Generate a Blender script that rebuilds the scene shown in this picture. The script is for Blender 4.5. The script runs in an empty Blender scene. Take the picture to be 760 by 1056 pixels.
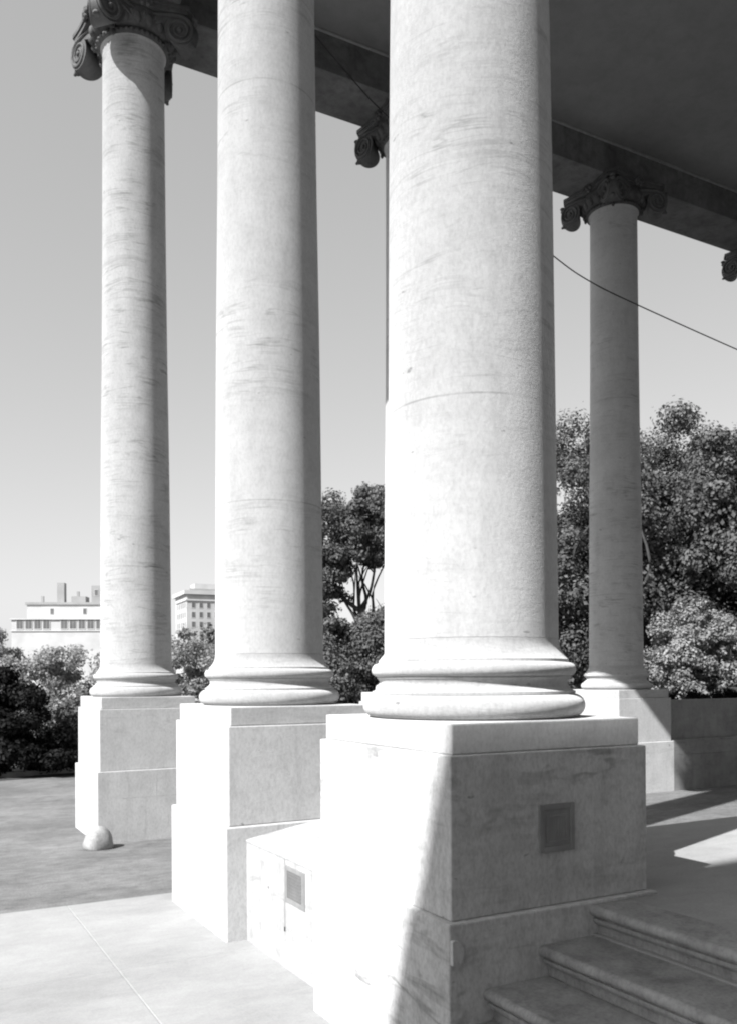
import bpy, bmesh, math, random
import numpy as np
from mathutils import Vector, Matrix
R = math.radians
random.seed(7)
scene = bpy.context.scene
COL = scene.collection

# ------------------------------------------------------------------ dimensions (metres)
# X runs along the front row of columns, Y along the side row, origin on the
# near corner of the foreground pedestal.
SX, SY = 1.391, 1.549            # pedestal die
Z_BASE, Z_DIE, Z_CAP = 0.986, 1.842, 2.0055
Y_B, Y_C = 3.341, 8.532          # side row
X_E, X_D, X_F = 4.86, 9.628, 14.46
Z_SOFFIT, Z_CEIL = 12.005, 12.63
PORCH = 0.968
R0 = 0.532
SUN_EL, SUN_DL = 44.0, 18.0

# ------------------------------------------------------------------ helpers
def tag(o, label=None, cat=None, group=None, kind=None):
    if label: o['label'] = label
    if cat: o['category'] = cat
    if group: o['group'] = group
    if kind: o['kind'] = kind
    return o

def link(name, me, mat=None, parent=None, loc=None, rz=0):
    o = bpy.data.objects.new(name, me)
    COL.objects.link(o)
    if mat and me is not None and not me.materials: me.materials.append(mat)
    if parent: o.parent = parent
    if loc: o.location = loc
    if rz: o.rotation_euler = (0, 0, rz)
    return o

def empty(name, loc=(0, 0, 0), rz=0):
    o = bpy.data.objects.new(name, None)
    o.empty_display_size = .3
    COL.objects.link(o); o.location = loc; o.rotation_euler = (0, 0, rz)
    return o

def mesh(bm, name='mesh', smooth=False, angle=None):
    me = bpy.data.meshes.new(name)
    bmesh.ops.recalc_face_normals(bm, faces=bm.faces)
    if smooth:
        for f in bm.faces: f.smooth = True
        if angle:
            for e in bm.edges:
                if len(e.link_faces) == 2 and e.calc_face_angle(0) > R(angle): e.smooth = False
    bm.to_mesh(me); bm.free()
    return me

def obj(name, bm, mat, parent=None, smooth=False, angle=None, loc=None, rz=0):
    return link(name, mesh(bm, name, smooth, angle), mat, parent, loc, rz)

def box(bm, x0, x1, y0, y1, z0, z1, bev=0, seg=2):
    t = bmesh.new()
    v = [t.verts.new(p) for p in ((x0,y0,z0),(x1,y0,z0),(x1,y1,z0),(x0,y1,z0),(x0,y0,z1),(x1,y0,z1),(x1,y1,z1),(x0,y1,z1))]
    for f in ((3,2,1,0),(4,5,6,7),(0,1,5,4),(1,2,6,5),(2,3,7,6),(3,0,4,7)): t.faces.new([v[i] for i in f])
    if bev: bmesh.ops.bevel(t, geom=list(t.edges), offset=bev, segments=seg, profile=.5, affect='EDGES')
    merge(bm, t)

def merge(bm, t, M=None):
    if M is not None: bmesh.ops.transform(t, matrix=M, verts=t.verts)
    me = bpy.data.meshes.new('tmp'); t.to_mesh(me); t.free()
    bm.from_mesh(me); bpy.data.meshes.remove(me)

def prism(bm, pts, axis, a, b):
    """closed outline pts (2D) extruded along axis ('x','y','z') from a to b"""
    def P(p, t):
        return {'x': (t, p[0], p[1]), 'y': (p[0], t, p[1]), 'z': (p[0], p[1], t)}[axis]
    A = [bm.verts.new(P(p, a)) for p in pts]; B = [bm.verts.new(P(p, b)) for p in pts]
    n = len(pts)
    bm.faces.new(A); bm.faces.new(B[::-1])
    for i in range(n):
        j = (i+1) % n
        bm.faces.new((A[i], A[j], B[j], B[i]))

def lathe(bm, prof, seg=96, c=(0, 0)):
    rings = []
    for r, z in prof:
        rings.append([bm.verts.new((c[0]+r*math.cos(2*math.pi*k/seg), c[1]+r*math.sin(2*math.pi*k/seg), z)) for k in range(seg)])
    for a, b in zip(rings, rings[1:]):
        for k in range(seg):
            j = (k+1) % seg
            bm.faces.new((a[k], a[j], b[j], b[k]))
    bm.faces.new(rings[0][::-1]); bm.faces.new(rings[-1])

def tube(bm, pts, radii, seg=8, cap=True):
    pts = [Vector(p) for p in pts]
    rings = []
    up = Vector((0.13, 0.21, 1)).normalized()
    for i, p in enumerate(pts):
        d = (pts[min(i+1, len(pts)-1)] - pts[max(i-1, 0)]).normalized()
        a = d.cross(up)
        if a.length < 1e-4: a = d.cross(Vector((1, 0, 0)))
        a.normalize(); b = d.cross(a)
        r = radii[i] if hasattr(radii, '__len__') else radii
        rings.append([bm.verts.new(p + a*r*math.cos(2*math.pi*k/seg) + b*r*math.sin(2*math.pi*k/seg)) for k in range(seg)])
    for a, b in zip(rings, rings[1:]):
        for k in range(seg):
            j = (k+1) % seg
            bm.faces.new((a[k], a[j], b[j], b[k]))
    if cap:
        bm.faces.new(rings[0][::-1]); bm.faces.new(rings[-1])

def ball(bm, c, rx, ry, rz, u=12, v=8):
    t = bmesh.new()
    bmesh.ops.create_uvsphere(t, u_segments=u, v_segments=v, radius=1)
    merge(bm, t, Matrix.Translation(c) @ Matrix.Diagonal((rx, ry, rz, 1)))

# ------------------------------------------------------------------ materials
def newmat(name, rough=.7):
    m = bpy.data.materials.new(name); m.use_nodes = True
    nt = m.node_tree; b = nt.nodes['Principled BSDF']
    b.inputs['Roughness'].default_value = rough
    b.inputs['Specular IOR Level'].default_value = .3
    if rough < .8 and 'marble' in name: b.inputs['Diffuse Roughness'].default_value = 1.0
    return m, nt, b
def N(nt, kind, **kw):
    n = nt.nodes.new(kind)
    for k, v in kw.items(): setattr(n, k, v)
    return n
def setin(n, **kw):
    for k, v in kw.items(): n.inputs[k.replace('_', ' ')].default_value = v
    return n
def mapping(nt, scale=(1, 1, 1), rot=(0, 0, 0), rnd=True, warp=None):
    tc = N(nt, 'ShaderNodeTexCoord'); mp = N(nt, 'ShaderNodeMapping')
    src = tc.outputs['Object']
    if rnd:
        oi = N(nt, 'ShaderNodeObjectInfo')
        mul = N(nt, 'ShaderNodeMath', operation='MULTIPLY'); mul.inputs[1].default_value = 60
        nt.links.new(oi.outputs['Random'], mul.inputs[0])
        add = N(nt, 'ShaderNodeVectorMath', operation='ADD')
        nt.links.new(src, add.inputs[0]); nt.links.new(mul.outputs[0], add.inputs[1]); src = add.outputs[0]
    if warp:
        wn = setin(N(nt, 'ShaderNodeTexNoise'), Scale=warp[0], Detail=2.0)
        nt.links.new(src, wn.inputs['Vector'])
        sc = N(nt, 'ShaderNodeVectorMath', operation='SCALE'); sc.inputs['Scale'].default_value = warp[1]
        nt.links.new(wn.outputs['Color'], sc.inputs[0])
        ad = N(nt, 'ShaderNodeVectorMath', operation='ADD')
        nt.links.new(src, ad.inputs[0]); nt.links.new(sc.outputs[0], ad.inputs[1]); src = ad.outputs[0]
    mp.inputs['Scale'].default_value = scale; mp.inputs['Rotation'].default_value = rot
    nt.links.new(src, mp.inputs['Vector'])
    return mp.outputs[0]
def noise(nt, vec, scale, detail=4, rough=.55):
    n = setin(N(nt, 'ShaderNodeTexNoise'), Scale=scale, Detail=detail, Roughness=rough)
    nt.links.new(vec, n.inputs['Vector']); return n.outputs['Fac']
def ramp(nt, fac, stops):
    r = N(nt, 'ShaderNodeValToRGB'); e = r.color_ramp.elements
    while len(e) < len(stops): e.new(.5)
    for el, (p, v) in zip(e, stops): el.position = p; el.color = (v, v, v, 1)
    nt.links.new(fac, r.inputs[0]); return r.outputs[0]
def mul(nt, a, b, fac=1.0, mode='MULTIPLY'):
    m = N(nt, 'ShaderNodeMix', data_type='RGBA', blend_type=mode)
    if isinstance(fac, float): m.inputs[0].default_value = fac
    else: nt.links.new(fac, m.inputs[0])
    for s, i in ((a, 6), (b, 7)):
        if isinstance(s, (int, float)): m.inputs[i].default_value = (s, s, s, 1)
        else: nt.links.new(s, m.inputs[i])
    return m.outputs[2]
def bump(nt, b, h, strength, dist):
    n = N(nt, 'ShaderNodeBump'); n.inputs['Strength'].default_value = strength; n.inputs['Distance'].default_value = dist
    nt.links.new(h, n.inputs['Height']); nt.links.new(n.outputs[0], b.inputs['Normal'])

def absdev(nt, fac):
    a = N(nt, 'ShaderNodeMath', operation='SUBTRACT'); a.inputs[1].default_value = .5
    nt.links.new(fac, a.inputs[0])
    b = N(nt, 'ShaderNodeMath', operation='ABSOLUTE'); nt.links.new(a.outputs[0], b.inputs[0])
    return b.outputs[0]
def times(nt, a, k):
    m = N(nt, 'ShaderNodeMath', operation='MULTIPLY')
    nt.links.new(a, m.inputs[0])
    if isinstance(k, (int, float)): m.inputs[1].default_value = k
    else: nt.links.new(k, m.inputs[1])
    return m.outputs[0]
def stone(name, base, vein=.5, streak=.0, mottle=.12, tilt=.10, rough=.65, vein_scale=7.0, zone0=.42, stip=.12, joint=None):
    m, nt, b = newmat(name, rough)
    c = ramp(nt, noise(nt, mapping(nt), 1.3, 7, .6), [(.32, base*(1-mottle)), (.66, base*(1+mottle*.6))])
    blot = ramp(nt, noise(nt, mapping(nt, (1, 1, 1.6), warp=(2.0, .3)), 5.0, 6, .65), [(.30, 1-mottle), (.5, 1.0), (.72, 1+mottle*.5)])
    c = mul(nt, c, blot)
    fine = ramp(nt, noise(nt, mapping(nt, (1, 1, .55)), 46, 5, .75), [(.30, 1-stip*1.6), (.55, 1.0), (.72, 1+stip*.5)])
    c = mul(nt, c, fine)
    if vein:
        zone = ramp(nt, noise(nt, mapping(nt, (.30, .30, .75)), 1.0, 3), [(zone0, .12), (zone0+.16, 1.0)])
        for k, (sc, rot, wd, dark, wr) in enumerate(((vein_scale, tilt, .026, .58, (.8, .30)), (vein_scale*2.3, tilt*1.5, .050, .70, (1.6, .16)), (vein_scale*.5, -tilt, .014, .50, (.5, .5)))):
            n = absdev(nt, noise(nt, mapping(nt, (.42, .42, sc), (rot, rot*1.3, 0), warp=wr), 1.0, 5, .55))
            v = ramp(nt, n, [(0, 1.0), (wd*.35, .75), (wd, 0.0)])
            br = ramp(nt, noise(nt, mapping(nt, (1.4, 1.4, 2.2)), 1.3+k*.7, 3, .5), [(.48, 0.0), (.62, 1.0)])
            f = times(nt, times(nt, times(nt, v, br), zone), vein)
            c = mul(nt, c, dark, f)
        p = ramp(nt, noise(nt, mapping(nt, (1, 1, 2.2)), 6.5, 3, .5), [(.235, .45), (.27, 1.0)])
        c = mul(nt, c, p, .8)
    if streak:
        st = noise(nt, mapping(nt, (6, 6, .8), warp=(1.6, .22)), 1.0, 7, .68)
        st = ramp(nt, st, [(.33, .45), (.45, .84), (.60, 1.06)])
        c = mul(nt, c, st, streak)
    if joint:
        tc = N(nt, 'ShaderNodeTexCoord'); sx = N(nt, 'ShaderNodeSeparateXYZ'); nt.links.new(tc.outputs['Object'], sx.inputs[0])
        wob = noise(nt, mapping(nt), 3.0, 4)
        for z in joint:
            d = N(nt, 'ShaderNodeMath', operation='SUBTRACT'); d.inputs[1].default_value = z; nt.links.new(sx.outputs[2], d.inputs[0])
            a = N(nt, 'ShaderNodeMath', operation='ABSOLUTE'); nt.links.new(d.outputs[0], a.inputs[0])
            l = ramp(nt, a.outputs[0], [(.0025, 1.0), (.0075, 0.0)])
            c = mul(nt, c, .62, times(nt, l, ramp(nt, wob, [(.36, .15), (.6, .9)])))
    nt.links.new(c, b.inputs['Base Color'])
    bump(nt, b, noise(nt, mapping(nt), 48, 6, .75), .45, .008)
    return m

M = {}
M['shaft'] = stone('shaft_marble', .61, .80, .14, .07, .13, vein_scale=10.0, zone0=.44, stip=.10, joint=(3.88, 7.75))
M['streaked'] = stone('streaked_marble', .60, .78, .16, .07, .11, vein_scale=8.0, zone0=.34, stip=.12, joint=(3.88, 7.75))
M['base'] = stone('base_marble', .56, .4, .0, .10)
M['pedestal'] = stone('pedestal_marble', .60, .4, .22, .06, .05, vein_scale=2.6, zone0=.46, stip=.12)
M['stained'] = stone('stained_marble', .66, .9, .34, .12, .05, vein_scale=2.6, zone0=.34, stip=.16)
M['wallstone'] = stone('wall_marble', .46, .5, .4, .14, .05, vein_scale=3)
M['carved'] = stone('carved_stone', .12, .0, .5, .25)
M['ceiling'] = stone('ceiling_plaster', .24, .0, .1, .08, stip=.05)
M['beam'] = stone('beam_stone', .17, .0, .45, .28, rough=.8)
M['mansion'] = stone('mansion_paint', .70, .0, .2, .06)
M['step'] = stone('step_stone', .42, .3, .5, .26, stip=.2)
M['bould'] = stone('guard_stone', .36, .3, .4, .20, stip=.2)

def flat(name, v, rough=.6, metal=0, var=.15, sc=8.0):
    m, nt, b = newmat(name, rough)
    c = ramp(nt, noise(nt, mapping(nt), sc, 5), [(.3, v*(1-var)), (.7, v*(1+var))])
    nt.links.new(c, b.inputs['Base Color']); b.inputs['Metallic'].default_value = metal
    return m
M['bronze'] = flat('weathered_bronze', .30, .6, .2)
M['zinc'] = flat('zinc_frame', .27, .6, .1)
M['grille'] = flat('grille_metal', .19, .6, .2)
M['dark'] = flat('dark_slot', .02, .9)
M['wire'] = flat('grey_wire', .03, .6)
M['kerb'] = flat('kerb_concrete', .30, .9, 0, .25, 3.0)
M['gutter'] = flat('gutter_asphalt', .06, .95, 0, .3, 2.0)
M['grass'] = flat('lawn_grass', .07, .95, 0, .35, 2.5)
M['glass'] = flat('window_glass', .13, .15, 0, .2, .3)
M['citywall'] = flat('city_wall', .50, .9, 0, .14, .25)
M['cityroof'] = flat('city_roof', .30, .9, 0, .1, .3)
M['bark'] = flat('tree_bark', .045, .95, 0, .3, 6)

def ground_mat(name, base, speck, blot, streaks):
    m, nt, b = newmat(name, .85)
    c = ramp(nt, noise(nt, mapping(nt, rnd=False), .55, 6, .6), [(.32, base*(1-blot)), (.68, base*(1+blot))])
    c = mul(nt, c, ramp(nt, noise(nt, mapping(nt, rnd=False), 60, 3, .7), [(.3, 1-speck), (.7, 1+speck)]))
    c = mul(nt, c, ramp(nt, noise(nt, mapping(nt, (.7, 1.5, 1), rnd=False, warp=(3, .15)), 6.0, 7, .78), [(.34, 1-speck*.85), (.5, 1), (.66, 1+speck*.75)]))
    if streaks:
        s = noise(nt, mapping(nt, (.5, 1.5, 1), (0, 0, .12), rnd=False, warp=(.6, .8)), 1.0, 6, .65)
        c = mul(nt, c, ramp(nt, s, [(.36, .80), (.52, 1.0), (.66, 1.13)]), streaks)
    nt.links.new(c, b.inputs['Base Color'])
    bump(nt, b, noise(nt, mapping(nt, rnd=False), 90, 4, .7), .35, .006)
    return m
M['asphalt'] = ground_mat('asphalt_drive', .175, .38, .16, .8)
M['walk'] = ground_mat('concrete_walk', .34, .08, .09, .6)
M['floor'] = ground_mat('porch_floor_stone', .36, .10, .12, .4)

def leafmat(name, v, var, trans=.22, spec=.14):
    m, nt, b = newmat(name, .55)
    g = N(nt, 'ShaderNodeNewGeometry')
    c = ramp(nt, g.outputs['Random Per Island'], [(0, v*(1-var)), (1, v*(1+var))])
    c = mul(nt, c, ramp(nt, noise(nt, mapping(nt), .8, 3), [(.3, .7), (.7, 1.22)]))
    nt.links.new(c, b.inputs['Base Color'])
    b.inputs['Specular IOR Level'].default_value = spec
    t = N(nt, 'ShaderNodeBsdfTranslucent'); nt.links.new(c, t.inputs['Color'])
    mx = N(nt, 'ShaderNodeMixShader'); mx.inputs[0].default_value = trans
    nt.links.new(b.outputs[0], mx.inputs[1]); nt.links.new(t.outputs[0], mx.inputs[2])
    nt.links.new(mx.outputs[0], nt.nodes['Material Output'].inputs['Surface'])
    return m
M['leaf_dark'] = leafmat('yew_leaves', .014, .6, .05, .06)
M['leaf_mid'] = leafmat('oak_leaves', .12, .35)
M['leaf_box'] = leafmat('box_leaves', .29, .28)
M['leaf_pale'] = leafmat('pale_leaves', .36, .35, .4)

# ------------------------------------------------------------------ column kit
def pedestal_parts(root, vent=False):
    b = bmesh.new()
    box(b, -.040, SX+.040, -.040, SY+.040, -.02, Z_BASE, .010)
    ped = obj('pedestal', b, M['pedestal'], root)
    b = bmesh.new(); box(b, 0, SX, 0, SY, Z_BASE+.002, Z_DIE, .008)
    obj('die', b, M['pedestal'], ped)
    b = bmesh.new(); box(b, .030, SX-.030, .030, SY-.030, Z_DIE+.002, Z_CAP, .008, 2)
    obj('pedestal_cap', b, M['base'], ped)
    return ped

CX, CY = SX/2, SY/2
def arc(cr, cz, rad, a0, a1, n=10):
    return [(cr+rad*math.cos(R(a0+(a1-a0)*k/n)), cz+rad*math.sin(R(a0+(a1-a0)*k/n))) for k in range(n+1)]
def base_mesh():
    z = Z_CAP + .002
    p = [(.60, z)] + arc(.620, z+.070, .070, -88, 88, 14) + [(.632, z+.142), (.632, z+.158)]
    # scotia (hollow)
    z1, z2 = z+.160, z+.236
    for k in range(9):
        t = k/8
        p.append((.622 - .030*math.sin(math.pi*t)*.9 - .022*t, z1+(z2-z1)*t))
    p += [(.604, z+.238), (.604, z+.246)] + arc(.594, z+.289, .042, -86, 86, 12) + [(.592, z+.334), (.592, z+.350)]
    for k in range(9):                      # apophyge
        t = k/8
        p.append((R0+.002 + (.586-R0)*(1-math.sin(t*math.pi/2))**1.3, z+.352+.12*t))
    b = bmesh.new(); lathe(b, p, 112, (CX, CY)); return mesh(b, 'column_base', True, 28)
ZS0, ZS1 = Z_CAP+.475, 11.50
def shaft_r(t):
    K = [(0, 1), (.33, .958), (.5, .918), (.7, .890), (1, .865)]
    for (a, ra), (c, rc) in zip(K, K[1:]):
        if t <= c:
            u = (t-a)/(c-a); return ra+(rc-ra)*u
    return K[-1][1]
def shaft_mesh():
    p = []
    n = 60
    joint = 3.88
    for k in range(n+1):
        t = k/n; z = ZS0+.001+(ZS1-ZS0)*t
        r = R0*(shaft_r(max(0, t-.04))+shaft_r(t)+shaft_r(min(1, t+.04)))/3
        p.append((r, z))
    # drum joint: a hair-line step
    q = []
    for (r, z), (r2, z2) in zip(p, p[1:]+[(None, None)]):
        q.append((r, z))
    p = q
    rt = p[-1][0]
    for k in range(1, 6):                   # flare under the astragal
        t = k/5; p.append((rt+.030*t*t, ZS1+.055*t))
    b = bmesh.new(); lathe(b, p, 112, (CX, CY)); return mesh(b, 'shaft', True, 40)
def capital_mesh():
    rt = R0*.865
    b = bmesh.new()
    p = [(rt+.030, 11.556)] + arc(rt+.030, 11.590, .034, -85, 85, 8) + [(rt+.020, 11.628)]
    for k in range(9):
        a = k/8*math.pi/2
        p.append((rt+.030+.135*math.sin(a), 11.632+.16*(1-math.cos(a))))
    p += [(rt+.150, 11.80), (rt+.150, 11.885), (rt+.05, 11.885)]
    lathe(b, p, 72, (CX, CY))
    for k in range(44):                     # beads on the astragal
        a = 2*math.pi*k/44
        ball(b, (CX+(rt+.060)*math.cos(a), CY+(rt+.060)*math.sin(a), 11.590), .028, .028, .026, 8, 6)
    for k in range(22):                     # eggs and darts
        a = 2*math.pi*k/22
        ball(b, (CX+(rt+.130)*math.cos(a), CY+(rt+.130)*math.sin(a), 11.725), .060, .060, .085, 10, 8)
        a += math.pi/22
        tube(b, [(CX+(rt+.165)*math.cos(a), CY+(rt+.165)*math.sin(a), 11.80), (CX+(rt+.09)*math.cos(a), CY+(rt+.09)*math.sin(a), 11.665)], [.022, .006], 6)
    # flower at the middle of each side, with hanging husks
    for k in range(4):
        a = k*math.pi/2
        c = Vector((CX+.69*math.cos(a), CY+.69*math.sin(a), 11.93))
        ball(b, c, .055, .055, .05, 10, 8)
        for j in range(6):
            w = j*math.pi/3
            off = Vector((-math.sin(a)*math.cos(w)*.075, math.cos(a)*math.cos(w)*.075, math.sin(w)*.06))
            ball(b, c+off, .042, .042, .040, 8, 6)
    return mesh(b, 'capital', True, 35)
def abacus_mesh():
    b = bmesh.new()
    def outline(s):
        pts = []
        for k in range(4):
            a0 = math.pi/4 + k*math.pi/2
            d = Vector((math.cos(a0), math.sin(a0))); t = Vector((-d.y, d.x))
            c0 = d*.98*s - t*.10; c1 = d*.98*s + t*.10
            a1 = a0+math.pi/2; d2 = Vector((math.cos(a1), math.sin(a1))); t2 = Vector((-d2.y, d2.x))
            e = d2*.98*s - t2*.10
            mid = Vector((math.cos(a0+math.pi/4), math.sin(a0+math.pi/4)))
            pts.append(c0); pts.append(c1)
            for j in range(1, 10):
                u = j/10; p = c1.lerp(e, u) - mid*.075*math.sin(math.pi*u); pts.append(p)
        return [(CX+p.x, CY+p.y) for p in pts]
    prism(b, outline(.965), 'z', 11.887, 11.945)
    prism(b, outline(1.0), 'z', 11.947, Z_SOFFIT-.003)
    return mesh(b, 'abacus')
def volute_mesh(k):
    """corner scroll: two spiral faces in plan opening inward from one outer edge"""
    a0 = math.pi/4 + k*math.pi/2
    rad = .215
    b = bmesh.new()
    out = Vector((CX+1.035*math.cos(a0), CY+1.035*math.sin(a0), 0))
    tt = Vector((-math.sin(a0), math.cos(a0), 0))
    zc = 11.66
    def P(side, s, z, push=0):
        ang = a0 - side*R(27)
        dr = Vector((math.cos(ang), math.sin(ang), 0))
        nrm = Vector((-dr.y, dr.x, 0))*side
        p = out + tt*side*.045 - dr*s + nrm*push
        return Vector((p.x, p.y, z))
    n = 40
    # outline of the scroll in (s, z): round below, running up and inward to the abacus
    ol = []
    for j in range(n):
        a = math.pi*.5 + 2*math.pi*.86*j/(n-1)          # counter-clockwise from the top over the outer side
        ol.append((rad - rad*1.0*math.cos(a-math.pi)*1.0 if False else rad+rad*math.cos(a), zc+rad*math.sin(a)))
    # s = 0 outside: mirror so the round side is outward
    ol = [(2*rad-s if False else s, z) for s, z in ol]
    ol += [(.58, zc+.05), (.60, zc+.20), (.30, zc+.226)]
    A = [b.verts.new(P(1, s, z)) for s, z in ol]; B = [b.verts.new(P(-1, s, z)) for s, z in ol]
    m = len(ol)
    b.faces.new(A); b.faces.new(B[::-1])
    for i in range(m):
        j = (i+1) % m; b.faces.new((A[i], A[j], B[j], B[i]))
    # raised spiral fillets and the eye on both faces
    for side in (1, -1):
        pts, rr = [], []
        turns = 2.1; steps = 76
        for j in range(steps+1):
            t = j/steps
            a = math.pi*.5 + 2*math.pi*turns*t
            r = (rad-.020)*(1-t)**.82 + .035*t
            pts.append(P(side, rad + r*math.cos(a), zc + r*math.sin(a), .004)); rr.append(.029*(1-.45*t))
        pts = [P(side, .60, zc+.185, .004), P(side, .40, zc+.203, .004)] + pts
        rr = [.022, .023] + rr
        tube(b, pts, rr, 7)
        e = P(side, rad, zc, .004); ball(b, e, .038, .038, .038, 10, 8)
    # acanthus tips above and below the outer edge
    c = P(0, .075, zc-.165); dr = Vector((math.cos(a0), math.sin(a0), 0))
    ball(b, c, .052, .052, .042, 10, 8)
    ball(b, c + dr*.045 - Vector((0, 0, .02)), .028, .028, .024, 8, 6)
    for j, (o, z, s) in enumerate(((.00, .14, .06), (.02, .20, .05), (-.10, .205, .07))):
        ball(b, Vector((out.x, out.y, zc+z)) + dr*(o-.05), s, s, s*.6, 10, 8)
    # hanging husk along the back of the scroll
    for j in range(4):
        p = out - dr*(.46+.01*j); ball(b, Vector((p.x, p.y, zc+.10-.075*j)), .05-.006*j, .05-.006*j, .05, 8, 6)
    return mesh(b, 'volute', True, 35)

ME = dict(base=base_mesh(), shaft=shaft_mesh(), capital=capital_mesh(), abacus=abacus_mesh())
VOL = [volute_mesh(k) for k in range(4)]

def make_column(loc, label):
    root = empty('column', loc)
    tag(root, label, 'column', 'marble columns of the portico')
    pedestal_parts(root)
    link('column_base', ME['base'], M['base'], root)
    link('shaft', ME['shaft'], M['shaft'], root)
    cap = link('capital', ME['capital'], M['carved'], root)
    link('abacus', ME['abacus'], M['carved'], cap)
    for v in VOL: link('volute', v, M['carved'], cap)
    return root
def copy_tree(o, parent=None):
    c = o.copy(); COL.objects.link(c)
    if parent: c.parent = parent
    for ch in o.children: copy_tree(ch, c)
    return c
colA = make_column((0, 0, 0), 'thickest foreground marble column, its half shaded pedestal holding a small vent beside the steps')
spots = [((0, Y_B, 0), 'sunlit marble column of middle thickness rising behind the low white wall with a vent'),
         ((0, Y_C, 0), 'slender sunlit column at left with its whole scrolled capital showing and a guard stone at its foot'),
         ((X_E, Y_C, 0), 'column almost wholly hidden behind the thickest foreground column, one dark scroll peeping out'),
         ((X_D, Y_C, 0), 'grey shaded column in front of the dense trees, only its pedestal touched by sun'),
         ((X_F, Y_C, 0), 'column past the right picture edge of which only a dark capital scroll shows')]
cols = [colA]
for loc, lab in spots:
    c = copy_tree(colA); c.location = loc; c['label'] = lab; cols.append(c)
# extras that only the foreground pedestal has
ped = [c for c in colA.children if c.name.startswith('pedestal')][0]
for o in [ped]+[c for c in ped.children if c.name.startswith('die')]:     # its stone is more stained than the others'
    o.data = o.data.copy(); o.data.materials[0] = M['stained']
b = bmesh.new()
x0, x1, z0, z1 = .575, .825, 1.285, 1.548
box(b, x0, x0+.030, -.012, .012, z0, z1, .003); box(b, x1-.030, x1, -.012, .012, z0, z1, .003)
box(b, x0+.0305, x1-.0305, -.012, .012, z0, z0+.030, .003); box(b, x0+.0305, x1-.0305, -.012, .012, z1-.030, z1, .003)
box(b, x0+.031, x1-.031, -.0035, .010, z0+.031, z1-.031)
box(b, x0+.065, x1-.052, -.010, -.004, z1-.070, z1-.058, .002)
box(b, x0+.052, x0+.062, -.010, -.004, z0+.052, z1-.058, .002)
box(b, x0+.065, x1-.052, -.010, -.004, z0+.052, z0+.064, .002)
for k in range(7):
    xx = x0+.075+.0185*k
    box(b, xx, xx+.008, -.008, -.004, z0+.070, z1-.078, .001)
obj('vent', b, M['bronze'], ped)
b = bmesh.new()
prof = arc(0, 0, .052, 0, 360, 28)[:-1]
prism(b, [(max(-.037, -.02+p[0]), .845+p[1]*1.25) for p in prof], 'y', -.066, -.0405)
obj('stud', b, M['pedestal'], ped)

for col_, k_ in ((cols[1], .974), (cols[2], .966)):       # these two shafts are turned a little slimmer
    for c in col_.children:
        if c.name.startswith(('shaft', 'column_base')):
            c.scale = (k_, k_, 1); c.location = (CX*(1-k_), CY*(1-k_), 0)
shC = [c for c in cols[2].children if c.name.startswith('shaft')][0]
shC.data = shC.data.copy(); shC.data.materials[0] = M['streaked']
pedC = [c for c in cols[2].children if c.name.startswith('pedestal')][0]
b = bmesh.new(); box(b, .28, SX+.03, -.0412, -.035, .605, .617); box(b, .76, .772, -.0412, -.035, .6175, .95); box(b, .50, .62, -.0408, -.035, .05, .6045)
obj('joint', b, M['pedestal'], pedC)

# ------------------------------------------------------------------ low wall between the first two columns
wall = empty('low_wall', (.14, 1.592, 0))
tag(wall, 'low sunlit marble wall with a small vent joining the pedestals of two columns', 'wall')
b = bmesh.new()
L = Y_B-.041-1.592
box(b, 0, .86, 0, L, -.02, .86, .004)
for zz in ():
    pass
obj('wall_body', b, M['wallstone'], wall)
b = bmesh.new(); prism(b, [(-.006, .862), (.86, .862), (.86, .985), (.62, .985), (.02, .882), (-.006, .875)], 'y', .001, L-.001)
obj('coping', b, M['wallstone'], wall)
v = bmesh.new()
y0, y1, z0, z1 = 2.105-1.592, 2.475-1.592, .535, .815
box(v, -.006, .012, y0, y1, z0, z0+.035, .002); box(v, -.006, .012, y0, y1, z1-.035, z1, .002)
box(v, -.006, .012, y0, y0+.06, z0+.0355, z1-.0355, .002); box(v, -.006, .012, y1-.05, y1, z0+.0355, z1-.0355, .002)
fr = obj('vent', v, M['zinc'], wall)
v = bmesh.new(); box(v, -.0015, .008, y0+.0605, y1-.0505, z0+.036, z1-.036)
for k in range(8):
    zz = z0+.045+.025*k
    box(v, -.005, -.002, y0+.07, y1-.06, zz, zz+.012, .001)
obj('grille', v, M['grille'], fr)
v = bmesh.new(); box(v, -.003, .01, y1-.002, y1+.006, .30, z0-.003); box(v, -.003, .01, y1-.002, y1+.006, z1+.003, .86)
obj('joint', v, M['zinc'], wall)
v = bmesh.new(); box(v, -.005, .006, y1-.006, y1+.012, .30, .335, .002); obj('hole', v, M['dark'], wall)
v = bmesh.new(); box(v, -.004, .006, y1+.33, y1+.345, .560, .578, .002); obj('hole', v, M['grille'], wall)

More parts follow.
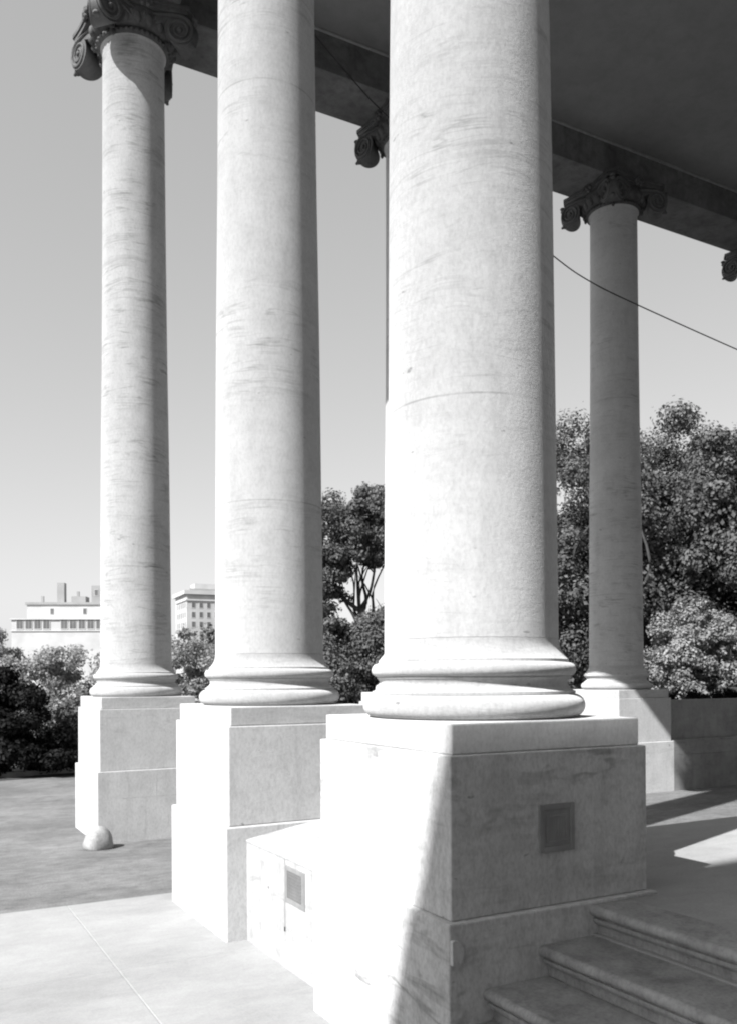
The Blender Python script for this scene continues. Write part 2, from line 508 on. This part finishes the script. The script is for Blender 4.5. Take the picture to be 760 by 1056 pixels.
# ------------------------------------------------------------------ porch floor and steps
FY = -5.79
b = bmesh.new()
box(b, .93, 14.2, FY, -.0415, .0, PORCH-.16)
box(b, 1.45, 14.2, -.0405, 1.640, .0, PORCH-.16)
tag(obj('porch_base', b, M['floor']), kind='structure')
b = bmesh.new()
b2 = bmesh.new()
prism(b2, [(1.2, FY), (14.2, FY), (14.2, 1.655), (1.4335, 1.655), (1.4335, -.0435), (1.2, -.0435)], 'z', PORCH-.158, PORCH)
merge(b, b2)
tag(obj('porch_floor', b, M['floor']), kind='structure')
noses = [.899, .534, .168, -.198, -.564, -.93]
steps = empty('stone_steps', (-.93, FY, 0))
tag(steps, 'shaded moulded stone steps climbing beside the foreground pedestal to the porch', 'steps')
def nose_profile(x, z, depth, rise):
    """moulded tread: bull nose, fillet, cove, plain riser (outline in x, z)"""
    r = .030
    p = [(x+depth, z), (x+r, z)]
    p += [(x+r+r*math.cos(R(a)), z-r+r*math.sin(R(a))) for a in range(105, 271, 15)]
    p += [(x+.040, z-.0601), (x+.040, z-.070), (x+.030, z-.073), (x+.030, z-.082)]
    p += [(x+.030+.030*(1-math.cos(R(a))), z-.082-.030*math.sin(R(a))) for a in (20, 45, 70, 90)]
    p += [(x+.066, z-.118), (x+.066, z-rise+.001), (x+depth, z-rise+.001)]
    return p
for i, nx in enumerate(noses):
    z = PORCH-.171*i
    rise = .171 if i < 5 else z+.02
    d = .30 if i == 0 else .430
    b = bmesh.new(); prism(b, nose_profile(0, z, d, rise), 'y', 0, -.0425-FY)
    obj('step', b, M['step'], steps, loc=(nx+.93, 0, 0))

# ------------------------------------------------------------------ ground
def sheet(name, pts, z, mat, thick=.3):
    b = bmesh.new(); prism(b, pts, 'z', z-thick, z)
    return tag(obj(name, b, mat), kind='structure')
b = bmesh.new(); t = 900
vs = [b.verts.new(p) for p in ((-t, -t, -.05), (t, -t, -.05), (t, t, -.05), (-t, t, -.05))]; b.faces.new(vs)
tag(obj('lawn', b, M['grass']), kind='structure')
sheet('driveway', [(-14, -5.8), (22, -5.8), (22, 14.2), (16, 17.0), (9, 18.9), (4, 18.95), (1.9, 18.42), (-1.2, 17.8), (-6, 16.4), (-14, 13)], 0, M['asphalt'], .049)
b = bmesh.new()
joints_x = [-9.0, -7.0, -5.0, -3.0, -1.0, 1.4]
joints_y = [-5.75, -3.6, -1.4, .85, 3.05, 5.25]
for xa, xb in zip(joints_x, joints_x[1:]):
    for ya, yb in zip(joints_y, joints_y[1:]):
        box(b, xa+.003, xb-.003, ya+.003, yb-.003, -.04, .022, .004, 1)
tag(obj('sidewalk', b, M['walk']), kind='structure')
b = bmesh.new(); box(b, -8.99, 1.39, -5.74, 5.24, -.04, .014)
tag(obj('sidewalk_joint', b, flat('joint_mortar', .41, .9)), kind='structure')
def strip(name, line, w, z0, z1, mat):
    b = bmesh.new()
    L = [Vector((p[0], p[1], 0)) for p in line]
    nn = []
    for i in range(len(L)):
        d = (L[min(i+1, len(L)-1)]-L[max(i-1, 0)]).normalized(); nn.append(Vector((-d.y, d.x, 0)))
    rows = []
    for p, n in zip(L, nn):
        q = p+n*w
        rows.append([b.verts.new((p.x, p.y, z0)), b.verts.new((p.x, p.y, z1-.02)), b.verts.new((p.x+n.x*.02, p.y+n.y*.02, z1)), b.verts.new((q.x, q.y, z1)), b.verts.new((q.x, q.y, z0))])
    for a, c in zip(rows, rows[1:]):
        for k in range(4): b.faces.new((a[k], a[k+1], c[k+1], c[k]))
    b.faces.new(rows[0]); b.faces.new(rows[-1][::-1])
    return tag(obj(name, b, mat), kind='structure')
edge = [(-14, 13), (-6, 16.4), (-1.2, 17.8), (1.9, 18.42), (4, 18.95), (9, 18.9)]
strip('kerb', edge, .16, -.049, .12, M['kerb'])
strip('gutter', [(x+.14, y-.62) for x, y in edge], .60, -.03, .004, M['gutter'])

# guard stone
b = bmesh.new()
tmp = bmesh.new(); bmesh.ops.create_icosphere(tmp, subdivisions=4, radius=1)
for v_ in tmp.verts:
    n = v_.co.normalized()
    k = 1 + .06*math.sin(3*n.x+1)*math.cos(2.3*n.y) + .03*math.sin(7*n.z+4*n.x)
    k *= 1-.05*max(0, n.z)
    v_.co = Vector((n.x*.205*k, n.y*.19*k, max(n.z, -.3)*.225*k + .035))
merge(b, tmp)
g = obj('guard_stone', b, M['bould'], None, True, loc=(-.09, 8.22, .03))
tag(g, 'rounded pale guard stone on the asphalt at the corner of a pedestal', 'stone')

# ------------------------------------------------------------------ parapet between two shaded pedestals
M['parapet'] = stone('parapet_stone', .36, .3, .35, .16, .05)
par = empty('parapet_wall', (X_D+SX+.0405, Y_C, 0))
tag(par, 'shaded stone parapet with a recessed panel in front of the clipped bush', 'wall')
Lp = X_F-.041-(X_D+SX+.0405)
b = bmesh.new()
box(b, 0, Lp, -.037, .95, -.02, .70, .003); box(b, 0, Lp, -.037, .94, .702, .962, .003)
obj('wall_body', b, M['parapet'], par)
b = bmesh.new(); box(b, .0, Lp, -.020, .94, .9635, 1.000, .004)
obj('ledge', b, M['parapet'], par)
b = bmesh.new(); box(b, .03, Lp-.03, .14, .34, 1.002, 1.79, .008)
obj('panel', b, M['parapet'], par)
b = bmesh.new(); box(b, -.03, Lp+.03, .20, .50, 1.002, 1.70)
obj('backing', b, M['dark'], par)

# ------------------------------------------------------------------ portico roof
roof = empty('portico_roof', (CX, Y_C+CY, Z_SOFFIT))
tag(roof, 'dark shaded portico roof with beams and a plain plaster ceiling resting on the columns', 'roof')
rl = (-CX, -(Y_C+CY), -Z_SOFFIT)
BW = .495
yc = Y_C+CY; xl = CX; xr = X_F+CX
def rpart(name, bm, mat): return obj(name, bm, mat, roof, loc=rl)
b = bmesh.new()
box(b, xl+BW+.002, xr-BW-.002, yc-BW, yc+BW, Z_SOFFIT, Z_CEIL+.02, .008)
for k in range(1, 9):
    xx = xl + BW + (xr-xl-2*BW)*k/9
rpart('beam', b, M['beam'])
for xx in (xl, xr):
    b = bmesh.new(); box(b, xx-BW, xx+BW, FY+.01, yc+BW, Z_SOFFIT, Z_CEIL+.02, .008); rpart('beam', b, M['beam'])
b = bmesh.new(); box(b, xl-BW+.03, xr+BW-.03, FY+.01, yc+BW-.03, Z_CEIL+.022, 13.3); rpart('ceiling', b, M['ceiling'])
b = bmesh.new()
for off, z0, z1 in ((.08, 13.302, 13.46), (.22, 13.462, 13.60), (.62, 13.602, 13.86), (.74, 13.862, 14.05)):
    box(b, xl-BW-off, xr+BW+off, FY+.01, yc+BW+off, z0, z1, .01)
rpart('cornice', b, M['mansion'])
b = bmesh.new()                       # small moulding where ceiling meets the beam
prism(b, [(yc-BW-.03, Z_CEIL+.018), (yc-BW-.03, Z_CEIL-.012), (yc-BW-.002, Z_CEIL-.03), (yc-BW-.002, Z_CEIL+.018)], 'x', xl+BW+.01, xr-BW-.01)
rpart('moulding', b, M['bronze'])

# mansion behind the camera: its cornice throws the slanting shade on the near pedestal
s_t = math.sin(R(SUN_DL))/math.tan(R(SUN_EL))
HB = 18.0; YB_EDGE = .690 - HB*s_t
man = empty('mansion', (7, FY, 0))
tag(man, 'tall pale mansion the portico is joined to, standing behind the viewer', 'building')
ml = (-7, -FY, 0)
b = bmesh.new(); box(b, -19.2, 46, -18, FY, -.04, HB-.8, .02); obj('wall', b, M['mansion'], man, loc=ml)
b = bmesh.new(); box(b, -19.6, 46.5, -18, YB_EDGE-.12, HB-.798, HB-.35, .02); box(b, -19.7, 46.6, -18, YB_EDGE, HB-.348, HB, .02)
obj('cornice', b, M['mansion'], man, loc=ml)
wb = bmesh.new(); box(wb, -.75, .75, .0, .07, 0, 2.9, .01); wme = mesh(wb, 'window')
pb = bmesh.new()
for ix in range(2):
    for iz in range(4): box(pb, -.62+.64*ix, -.02+.64*ix, .071, .078, .12+.68*iz, .74+.68*iz)
pme = mesh(pb, 'pane')
for zz in (2.0, 7.2, 12.0):
    for xx in (-17.5, -14, -10, -5, 3, 7.6, 12.2, 20, 25, 30, 35, 40):
        if zz == 12.0 and 0 < xx < 16: continue
        w = link('window', wme, M['mansion'], man, (xx-7, 0.002, zz)); link('pane', pme, M['glass'], w)

# ------------------------------------------------------------------ hanging cable
b = bmesh.new()
ctrl = [(2.46, 8.3, 12.64), (3.10, 8.3, 12.17), (3.816, 8.3, 11.646), (4.45, 8.25, 11.20), (5.7, 7.95, 10.35), (7.22, 7.6, 9.36), (8.06, 7.6, 9.09), (9.16, 7.6, 8.91), (11.84, 7.6, 8.57), (14.0, 7.7, 8.40), (15.2, 7.8, 8.35)]
def cr(P, n=10):
    P = [Vector(p) for p in P]; o = []
    for i in range(len(P)-1):
        p0, p1, p2, p3 = P[max(i-1, 0)], P[i], P[i+1], P[min(i+2, len(P)-1)]
        for k in range(n):
            t = k/n
            o.append(.5*((2*p1)+(p2-p0)*t+(2*p0-5*p1+4*p2-p3)*t*t+(3*p1-p0-3*p2+p3)*t**3))
    o.append(P[-1]); return o
tube(b, cr(ctrl), .011, 6)
tag(obj('cable', b, M['wire']), 'thin black cable sagging under the portico ceiling past the shaded column', 'cable')

# ------------------------------------------------------------------ camera
f, cx, sy, yaw, pit, ro = 901.59, 378.355, 697.579, R(28.6595), R(.1728), R(-.3061)
rt = Vector((math.cos(yaw), -math.sin(yaw), 0)); fw = Vector((math.sin(yaw), math.cos(yaw), 0)); dn = Vector((0, 0, -1))
cpos = -(rt*.42687+fw*4.5)+Vector((0, 0, 2.2436))
F = fw*math.cos(pit)-dn*math.sin(pit); D = dn*math.cos(pit)+fw*math.sin(pit)
R2 = rt*math.cos(ro)-D*math.sin(ro); D2 = rt*math.sin(ro)+D*math.cos(ro)
cam = bpy.data.cameras.new('camera'); co = bpy.data.objects.new('camera', cam); COL.objects.link(co)
co.matrix_world = Matrix(((R2.x, -D2.x, -F.x, cpos.x), (R2.y, -D2.y, -F.y, cpos.y), (R2.z, -D2.z, -F.z, cpos.z), (0, 0, 0, 1)))
cam.sensor_fit = 'HORIZONTAL'; cam.sensor_width = 36; cam.lens = 36*f/760
cam.shift_x = (380-cx)/760; cam.shift_y = (sy-528)/760
cam.clip_end = 3000
scene.camera = co
def at(x, y, Z):                      # a point Z metres deep that the photograph shows at pixel x, y
    return cpos + Z*(F + R2*((x-cx)/f) + D2*((y-sy)/f))

# ------------------------------------------------------------------ vegetation
def leaf_mesh(name, clumps, per, size, rng, flat_=1.05, shell=.55):
    """leaves scattered through ellipsoid clumps: (x, y, z, rx, ry, rz)"""
    C = np.array(clumps, float)
    area = C[:, 3]*C[:, 5]
    cnt = np.maximum((per*area/area.mean()*(.45+1.1*rng.random(len(C)))).astype(int), 20)
    idx = np.repeat(np.arange(len(C)), cnt); n = len(idx)
    d = rng.normal(size=(n, 3)); d /= np.linalg.norm(d, axis=1)[:, None]
    rad = shell + (1-shell)*rng.random(n)**.6
    rad *= 1 + .18*rng.normal(size=n)
    pos = C[idx, :3] + d*rad[:, None]*C[idx, 3:6]
    nrm = d*flat_ + rng.normal(size=(n, 3))*.42 + np.array([0, 0, .35])
    nrm /= np.linalg.norm(nrm, axis=1)[:, None]
    a = np.cross(nrm, rng.normal(size=(n, 3))); a /= np.linalg.norm(a, axis=1)[:, None]
    bb = np.cross(nrm, a)
    s = size*((.75+.6*rng.random(len(C)))[idx]*(.6+.8*rng.random(n)))[:, None]
    w = s*.36
    P = np.stack([pos - a*s*.5, pos + bb*w + nrm*s*.10, pos + a*s*.5 - nrm*s*.12, pos - bb*w + nrm*s*.10], 1)
    # fold: two triangles
    me = bpy.data.meshes.new(name)
    me.vertices.add(n*4); me.vertices.foreach_set('co', P.reshape(-1).astype(np.float32))
    base = np.arange(n)*4
    tri = np.stack([base, base+1, base+2, base, base+2, base+3], 1).reshape(-1)
    me.loops.add(n*6); me.loops.foreach_set('vertex_index', tri.astype(np.int32))
    me.polygons.add(n*2); me.polygons.foreach_set('loop_start', (np.arange(n*2)*3).astype(np.int32))
    me.polygons.foreach_set('loop_total', np.full(n*2, 3, np.int32))
    me.update(); me.validate()
    return me
def clumps_in(rng, c, r, n, cs, zlo=-1.0, bias=.7, zsquash=.75):
    out = []
    while len(out) < n:
        d = rng.normal(size=3); d /= np.linalg.norm(d)
        if d[2] < zlo: continue
        q = bias+(1-bias)*rng.random() if rng.random() < .75 else rng.random()
        p = np.array(c)+d*q*np.array(r)
        k = cs*(.6+.8*rng.random())
        out.append((p[0], p[1], p[2], k, k, k*zsquash))
    return out
def cr_(P, n=5):
    o = []
    for i in range(len(P)-1):
        p0, p1, p2, p3 = P[max(i-1, 0)], P[i], P[i+1], P[min(i+2, len(P)-1)]
        for k in range(n):
            t = k/n
            o.append(.5*((2*p1)+(p2-p0)*t+(2*p0-5*p1+4*p2-p3)*t*t+(3*p1-p0-3*p2+p3)*t**3))
    o.append(P[-1]); return o
def tree(name, base, label, cat, group, lobes, nclump, cs, per, size, mat, seed, trunk_r=.25, fork=.35, limbs=9, shell=.5, flat_=1.05):
    """lobes: list of (centre, radii) relative to base"""
    rng = np.random.default_rng(seed)
    root = empty(name, base, -yaw); tag(root, label, cat, group)
    cl = []
    tot = sum(r[0]*r[2] for c, r in lobes)
    for c, r in lobes:
        cl += clumps_in(rng, c, r, max(3, int(nclump*r[0]*r[2]/tot)), cs)
    cl = [c for c in cl if c[2] > .12]
    link('crown', leaf_mesh('crown', cl, per, size, rng, flat_, shell), M[mat], root)
    b = bmesh.new()
    top = max(c[2] for c in cl)
    zf = top*fork
    tube(b, [(0, 0, -.1), (.03, .02, zf*.5), (0, .05, zf)], [trunk_r*1.25, trunk_r, trunk_r*.85], 9)
    pick = sorted(rng.permutation(len(cl))[:limbs], key=lambda i: cl[i][2])
    for q_, i in enumerate(pick):
        e = Vector(cl[i][:3]); s = Vector((0, .05, zf*(.72+.28*(q_+1)/len(pick))))
        h = e-s
        side = Vector((rng.normal(), rng.normal(), 0))*.16*h.length
        p1 = s+Vector((h.x*.42, h.y*.42, h.z*.16))+side*.3; p2 = s+Vector((h.x*.72, h.y*.72, h.z*.48))+side
        pts = cr_([s, p1, p2, e]); n_ = len(pts)
        k_ = trunk_r*(.42+.25*rng.random())
        tube(b, pts, [k_*(1-.85*t/(n_-1)) for t in range(n_)], 6)
        m1 = pts[n_//2]; e2 = Vector(cl[rng.integers(len(cl))][:3]); e2 = m1+(e2-m1)*min(1, 1.6/max(.1, (e2-m1).length))
        tube(b, [m1, m1.lerp(e2, .5)+Vector((0, 0, .12)), e2], [k_*.45, k_*.3, k_*.08], 5)
    obj('trunk', b, M['bark'], root, True)
    return root
def ground_at(x, y, Z, dz=0):
    p = at(x, y, Z); return (p.x, p.y, -.05)

G1 = 'trees beyond the shaded column'
tree('tree', ground_at(598, 600, 36), 'dense leafy tree seen in the gap between the thick column and the shaded column', 'tree', G1,
     [((0, 0, 9.6), (2.5, 2.4, 3.7)), ((-.6, 0, 5.0), (2.8, 2.4, 3.0)), ((.8, -.4, 7.0), (2.6, 2.4, 3.0))], 115, .85, 620, .145, 'leaf_mid', 11)
tree('tree', ground_at(694, 600, 39), 'tall leafy tree whose pointed top stands just right of the shaded column', 'tree', G1,
     [((0, 0, 10.9), (2.1, 2.4, 3.2)), ((.9, 0, 8.0), (3.2, 3, 3.4)), ((-1.2, 0, 8.8), (1.8, 2, 3.0)), ((.6, 0, 4.8), (3.0, 2.6, 2.6))], 145, .85, 620, .145, 'leaf_mid', 12)
tree('tree', ground_at(772, 600, 35.5), 'broad leafy tree at the right edge behind the clipped bush', 'tree', G1,
     [((-.2, 0, 9.2), (2.2, 2.6, 3.4)), ((-.2, 0, 6.4), (3.2, 3, 3.0)), ((1.8, 0, 9.5), (2, 2, 2.8)), ((-1.6, 0, 8.0), (1.6, 1.8, 2.4))], 130, .85, 620, .145, 'leaf_mid', 13)
bp = at(716, 660, 31)
tree('bush', (bp.x, bp.y, -.05), 'big clipped rounded bush rising behind the shaded parapet', 'bush', None,
     [((0, 0, 2.7), (1.80, 1.8, 2.45)), ((-.9, 0, 2.9), (.85, .9, 1.3)), ((1.0, 0, 3.2), (.8, .9, 1.3))], 170, .33, 330, .105, 'leaf_box', 21, .10, .3, 8, .45, .7)
bp2 = at(796, 660, 31)
tree('bush', (bp2.x, bp2.y, -.05), 'pale rounded bush cut by the right picture edge above the parapet', 'bush', None,
     [((0, 0, 2.3), (1.5, 1.6, 2.3))], 110, .33, 330, .105, 'leaf_box', 22, .10, .3, 8, .45, .7)
tree('tree', ground_at(372, 600, 46), 'spreading tree with a forked trunk and sky gaps between the two sunlit columns', 'tree', None,
     [((-.9, 0, 9.9), (2.2, 2.2, 2.1)), ((1.2, 0, 10.0), (2.3, 2.2, 2.0)), ((-1.6, 0, 7.3), (1.1, 1.4, 1.9)), ((1.5, 0, 5.9), (.8, 1.2, .9)), ((0, .3, 10.8), (2.4, 1.8, 1.5))], 130, .62, 420, .15, 'leaf_mid', 31, .21, .50, 9)
tree('shrub', ground_at(362, 690, 34), 'dense shrub below the spreading tree between the two sunlit columns', 'shrub', None,
     [((0, 0, 2.4), (2.4, 2.0, 2.2)), ((1.1, 0, 3.7), (1.0, 1.4, 1.5)), ((-1.0, 0, 3.6), (.8, 1.2, 1.5))], 105, .48, 360, .115, 'leaf_mid', 32, .12, .3, 8, .4)
tree('shrub', ground_at(-2, 760, 20.8), 'very dark rounded evergreen shrub at the left edge by the kerb', 'shrub', None,
     [((0, 0, 1.15), (1.25, 1.2, 1.40)), ((-1.2, 0, 1.3), (1.3, 1.2, 1.45)), ((.75, 0, .75), (.85, .9, .85)), ((1.35, 0, .4), (.6, .8, .45))], 150, .28, 420, .085, 'leaf_dark', 41, .10, .3, 6, .3)
tree('shrub', ground_at(88, 760, 22.5), 'grey green shrub between the dark evergreen and the slender column', 'shrub', None,
     [((0, 0, .95), (.7, .9, 1.0)), ((.9, .2, 1.0), (1.0, 1.1, 1.1))], 70, .30, 260, .10, 'leaf_mid', 42, .07, .3, 8, .35, .5)
tree('tree', ground_at(58, 760, 27), 'loose pale tree showing above the dark evergreen below the low white building', 'tree', None,
     [((0, 0, 2.2), (1.3, 1.3, 1.1)), ((1.0, 0, 2.05), (1.1, 1.2, 1.1)), ((-1.4, 0, 2.0), (1.1, 1.2, 1.0)), ((.3, 0, 1.0), (1.3, 1.2, .9))], 85, .33, 220, .095, 'leaf_pale', 43, .06, .3, 10, .35, .45)
tree('tree', ground_at(199, 760, 30), 'small pale tree in the gap between the slender column and the next one', 'tree', None,
     [((0, 0, 2.5), (1.05, 1.1, 1.5)), ((-.8, 0, 1.9), (.8, .9, 1.2)), ((.5, .2, 1.6), (.8, .8, .9))], 62, .36, 220, .10, 'leaf_pale', 44, .06, .3, 10, .35, .45)
tree('tree', ground_at(-12, 660, 75), 'distant pale tree at the left edge beside the low white building', 'tree', None,
     [((0, 0, 4.2), (2.6, 2.6, 3.0))], 60, .7, 200, .22, 'leaf_pale', 45, .15, .3, 8, .35, .45)
tree('hedge', (12.75, 9.24, .96), 'low dark clipped hedge along the top of the shaded parapet', 'hedge', None,
     [((x, 0, .50), (.5, .17, .46)) for x in (-1.45, -.9, -.3, .3, .9, 1.4)], 120, .13, 260, .055, 'leaf_dark', 51, .03, .3, 6, .2).rotation_euler = (0, 0, 0)

rng = np.random.default_rng(77)
wl = []
for x in np.linspace(215, 700, 60):
    for k in range(4):
        q = at(x+rng.normal()*4, 690, 66+rng.normal()*3); r_ = 1.0+.7*rng.random()
        wl.append((q.x, q.y, .6+4.6*rng.random(), r_, r_, r_*.85))
wd = link('far_wood', leaf_mesh('far_wood', wl, 220, .30, rng, .9, .4), M['leaf_mid'])
tag(wd, 'far low band of woodland seen behind the shrubs between the columns', 'woodland', kind='stuff')

# ------------------------------------------------------------------ city buildings
def city(name, x, Z, label, rz_off=0):
    p = at(x, 690, Z); root = empty(name, (p.x, p.y, 0), -yaw+R(rz_off)); tag(root, label, 'building'); return root
def wbox(name, root, args, mat, parent=None):
    b = bmesh.new(); box(b, *args); return obj(name, b, mat, parent or root)
m_ = 180/901.59
low = city('low_building', 12, 180, 'long low white building with a row of windows at left behind the trees', 3)
top = 2.24+(697-628)*m_
W = 26
wbox('wall', low, (0, W, 0, 14, -.04, top-1.2), M['citywall'])
wbox('parapet', low, (-.3, W+.3, -.3, 14.3, top-1.198, top-.9), M['citywall'])
wbox('upper_storey', low, (2.0, W, 3.5, 13.5, top-.898, top+2.2), M['citywall'])
wbox('roof', low, (1.7, W+.3, 3.2, 13.8, top+2.202, top+2.7), M['cityroof'])
ch = wbox('chimney', low, (7.8, 9.3, 5, 6.6, top+2.702, top+7.0), M['cityroof'])
wbox('penthouse', low, (15, 20, 5, 11, top+2.702, top+6.4), M['cityroof'])
wbox('roof_shed', low, (10.5, 13.5, 6, 9, top+2.702, top+4.2), M['cityroof'])
b = bmesh.new(); box(b, -.78, .78, -.10, .05, -.12, 2.02); wm = mesh(b, 'window')
b = bmesh.new(); box(b, -.64, -.03, -.12, -.101, .06, 1.9); box(b, .03, .64, -.12, -.101, .06, 1.9); pm = mesh(b, 'pane')
b = bmesh.new(); box(b, -.42, .42, -.06, .05, 0, 1.4); wm3 = mesh(b, 'window')
b = bmesh.new(); box(b, -.34, .34, -.08, -.061, .1, 1.3); pm3 = mesh(b, 'pane')
for k in range(14):
    if k == 4: continue
    w = link('window', wm, M['citywall'], low, (1.7+1.80*k, 0, top-3.1)); link('pane', pm, M['glass'], w)
for k in range(4):
    w = link('window', wm3, M['citywall'], low, (7.2+6.8*k, 3.5, top+.1)); link('pane', pm3, M['glass'], w)
b = bmesh.new(); box(b, -.25, W+.25, -.18, .0, top-3.6, top-3.4); obj('string_course', b, M['citywall'], low)
for xx in (16.0, 17.4, 18.8):
    w = link('window', wm3, M['citywall'], low, (xx, 5.0, top+4.2)); link('pane', pm3, M['glass'], w)
for xx, hh in ((4.0, 1.6), (11.5, 2.6), (21.5, 2.2), (23.0, 1.2)): wbox('roof_vent', low, (xx, xx+.5, 6.5, 7.0, top+2.702, top+2.702+hh), M['cityroof'])
m2 = 220/901.59
tall = city('tall_building', 193, 220, 'tall pale block with rows of small windows and a cornice behind the small tree', 24)
top = 2.24+(697-606)*m2
wbox('wall', tall, (0, 17, 0, 13.5, -.04, top-.6), M['citywall'])
wbox('cornice', tall, (-.7, 17.7, -.7, 14.2, top-.598, top+.4), M['citywall'])
wbox('roof', tall, (1, 16, 1, 11, top+.402, top+1.0), M['cityroof'])
wbox('penthouse', tall, (3, 9, 4, 9, top+1.002, top+2.6), M['citywall'])
b = bmesh.new(); box(b, -.50, .50, -.05, .05, -.12, 1.5); wm = mesh(b, 'window')
b = bmesh.new(); box(b, -.38, .38, -.08, -.051, .1, 1.4); pm = mesh(b, 'pane')
for r_ in range(6):
    for k in range(8):
        w = link('window', wm, M['citywall'], tall, (1.7+1.95*k, 0, top-4.0-2.45*r_)); link('pane', pm, M['glass'], w)
    for k in range(5):
        w = link('window', wm, M['citywall'], tall, (0, 1.6+2.2*k, top-4.0-2.45*r_), R(-90)); link('pane', pm, M['glass'], w)
b = bmesh.new(); box(b, -.25, 17.25, -.25, 12.25, top-2.2, top-1.8); obj('string_course', b, M['citywall'], tall)
b = bmesh.new(); box(b, 10, 13, 4, 7, top+1.002, top+2.0); obj('roof_shed', b, M['cityroof'], tall)

# ------------------------------------------------------------------ light
w = bpy.data.worlds.new('World'); scene.world = w; w.use_nodes = True
nt = w.node_tree; bg = nt.nodes['Background']
sky = nt.nodes.new('ShaderNodeTexSky'); sky.sky_type = 'NISHITA'; sky.sun_disc = False
sky.sun_elevation = R(SUN_EL)
S = Vector((-math.cos(R(SUN_DL)), -math.sin(R(SUN_DL)), 0))
sky.sun_rotation = math.atan2(S.x, S.y)
sky.dust_density = 1.5; sky.air_density = 1.0
bw = nt.nodes.new('ShaderNodeRGBToBW')
pw = nt.nodes.new('ShaderNodeMath'); pw.operation = 'POWER'; pw.inputs[1].default_value = .56
ml_ = nt.nodes.new('ShaderNodeMath'); ml_.operation = 'MULTIPLY'; ml_.inputs[1].default_value = 2.22
nt.links.new(sky.outputs[0], bw.inputs[0]); nt.links.new(bw.outputs[0], pw.inputs[0])
nt.links.new(pw.outputs[0], ml_.inputs[0]); nt.links.new(ml_.outputs[0], bg.inputs[0])
bg.inputs[1].default_value = .10
sl = bpy.data.lights.new('sun', 'SUN'); so = bpy.data.objects.new('sun', sl); COL.objects.link(so)
sl.energy = 5.0; sl.angle = R(.45)
Sv = Vector((S.x*math.cos(R(SUN_EL)), S.y*math.cos(R(SUN_EL)), math.sin(R(SUN_EL))))
so.rotation_euler = Sv.to_track_quat('Z', 'Y').to_euler(); so.location = (-20, -10, 30)
vs_ = scene.view_settings
vs_.view_transform = 'Standard'; vs_.look = 'None'; vs_.gamma = 1; vs_.use_curve_mapping = False
vs_.exposure = .75
scene.render.film_transparent = False
scene.cycles.filter_width = 2.1
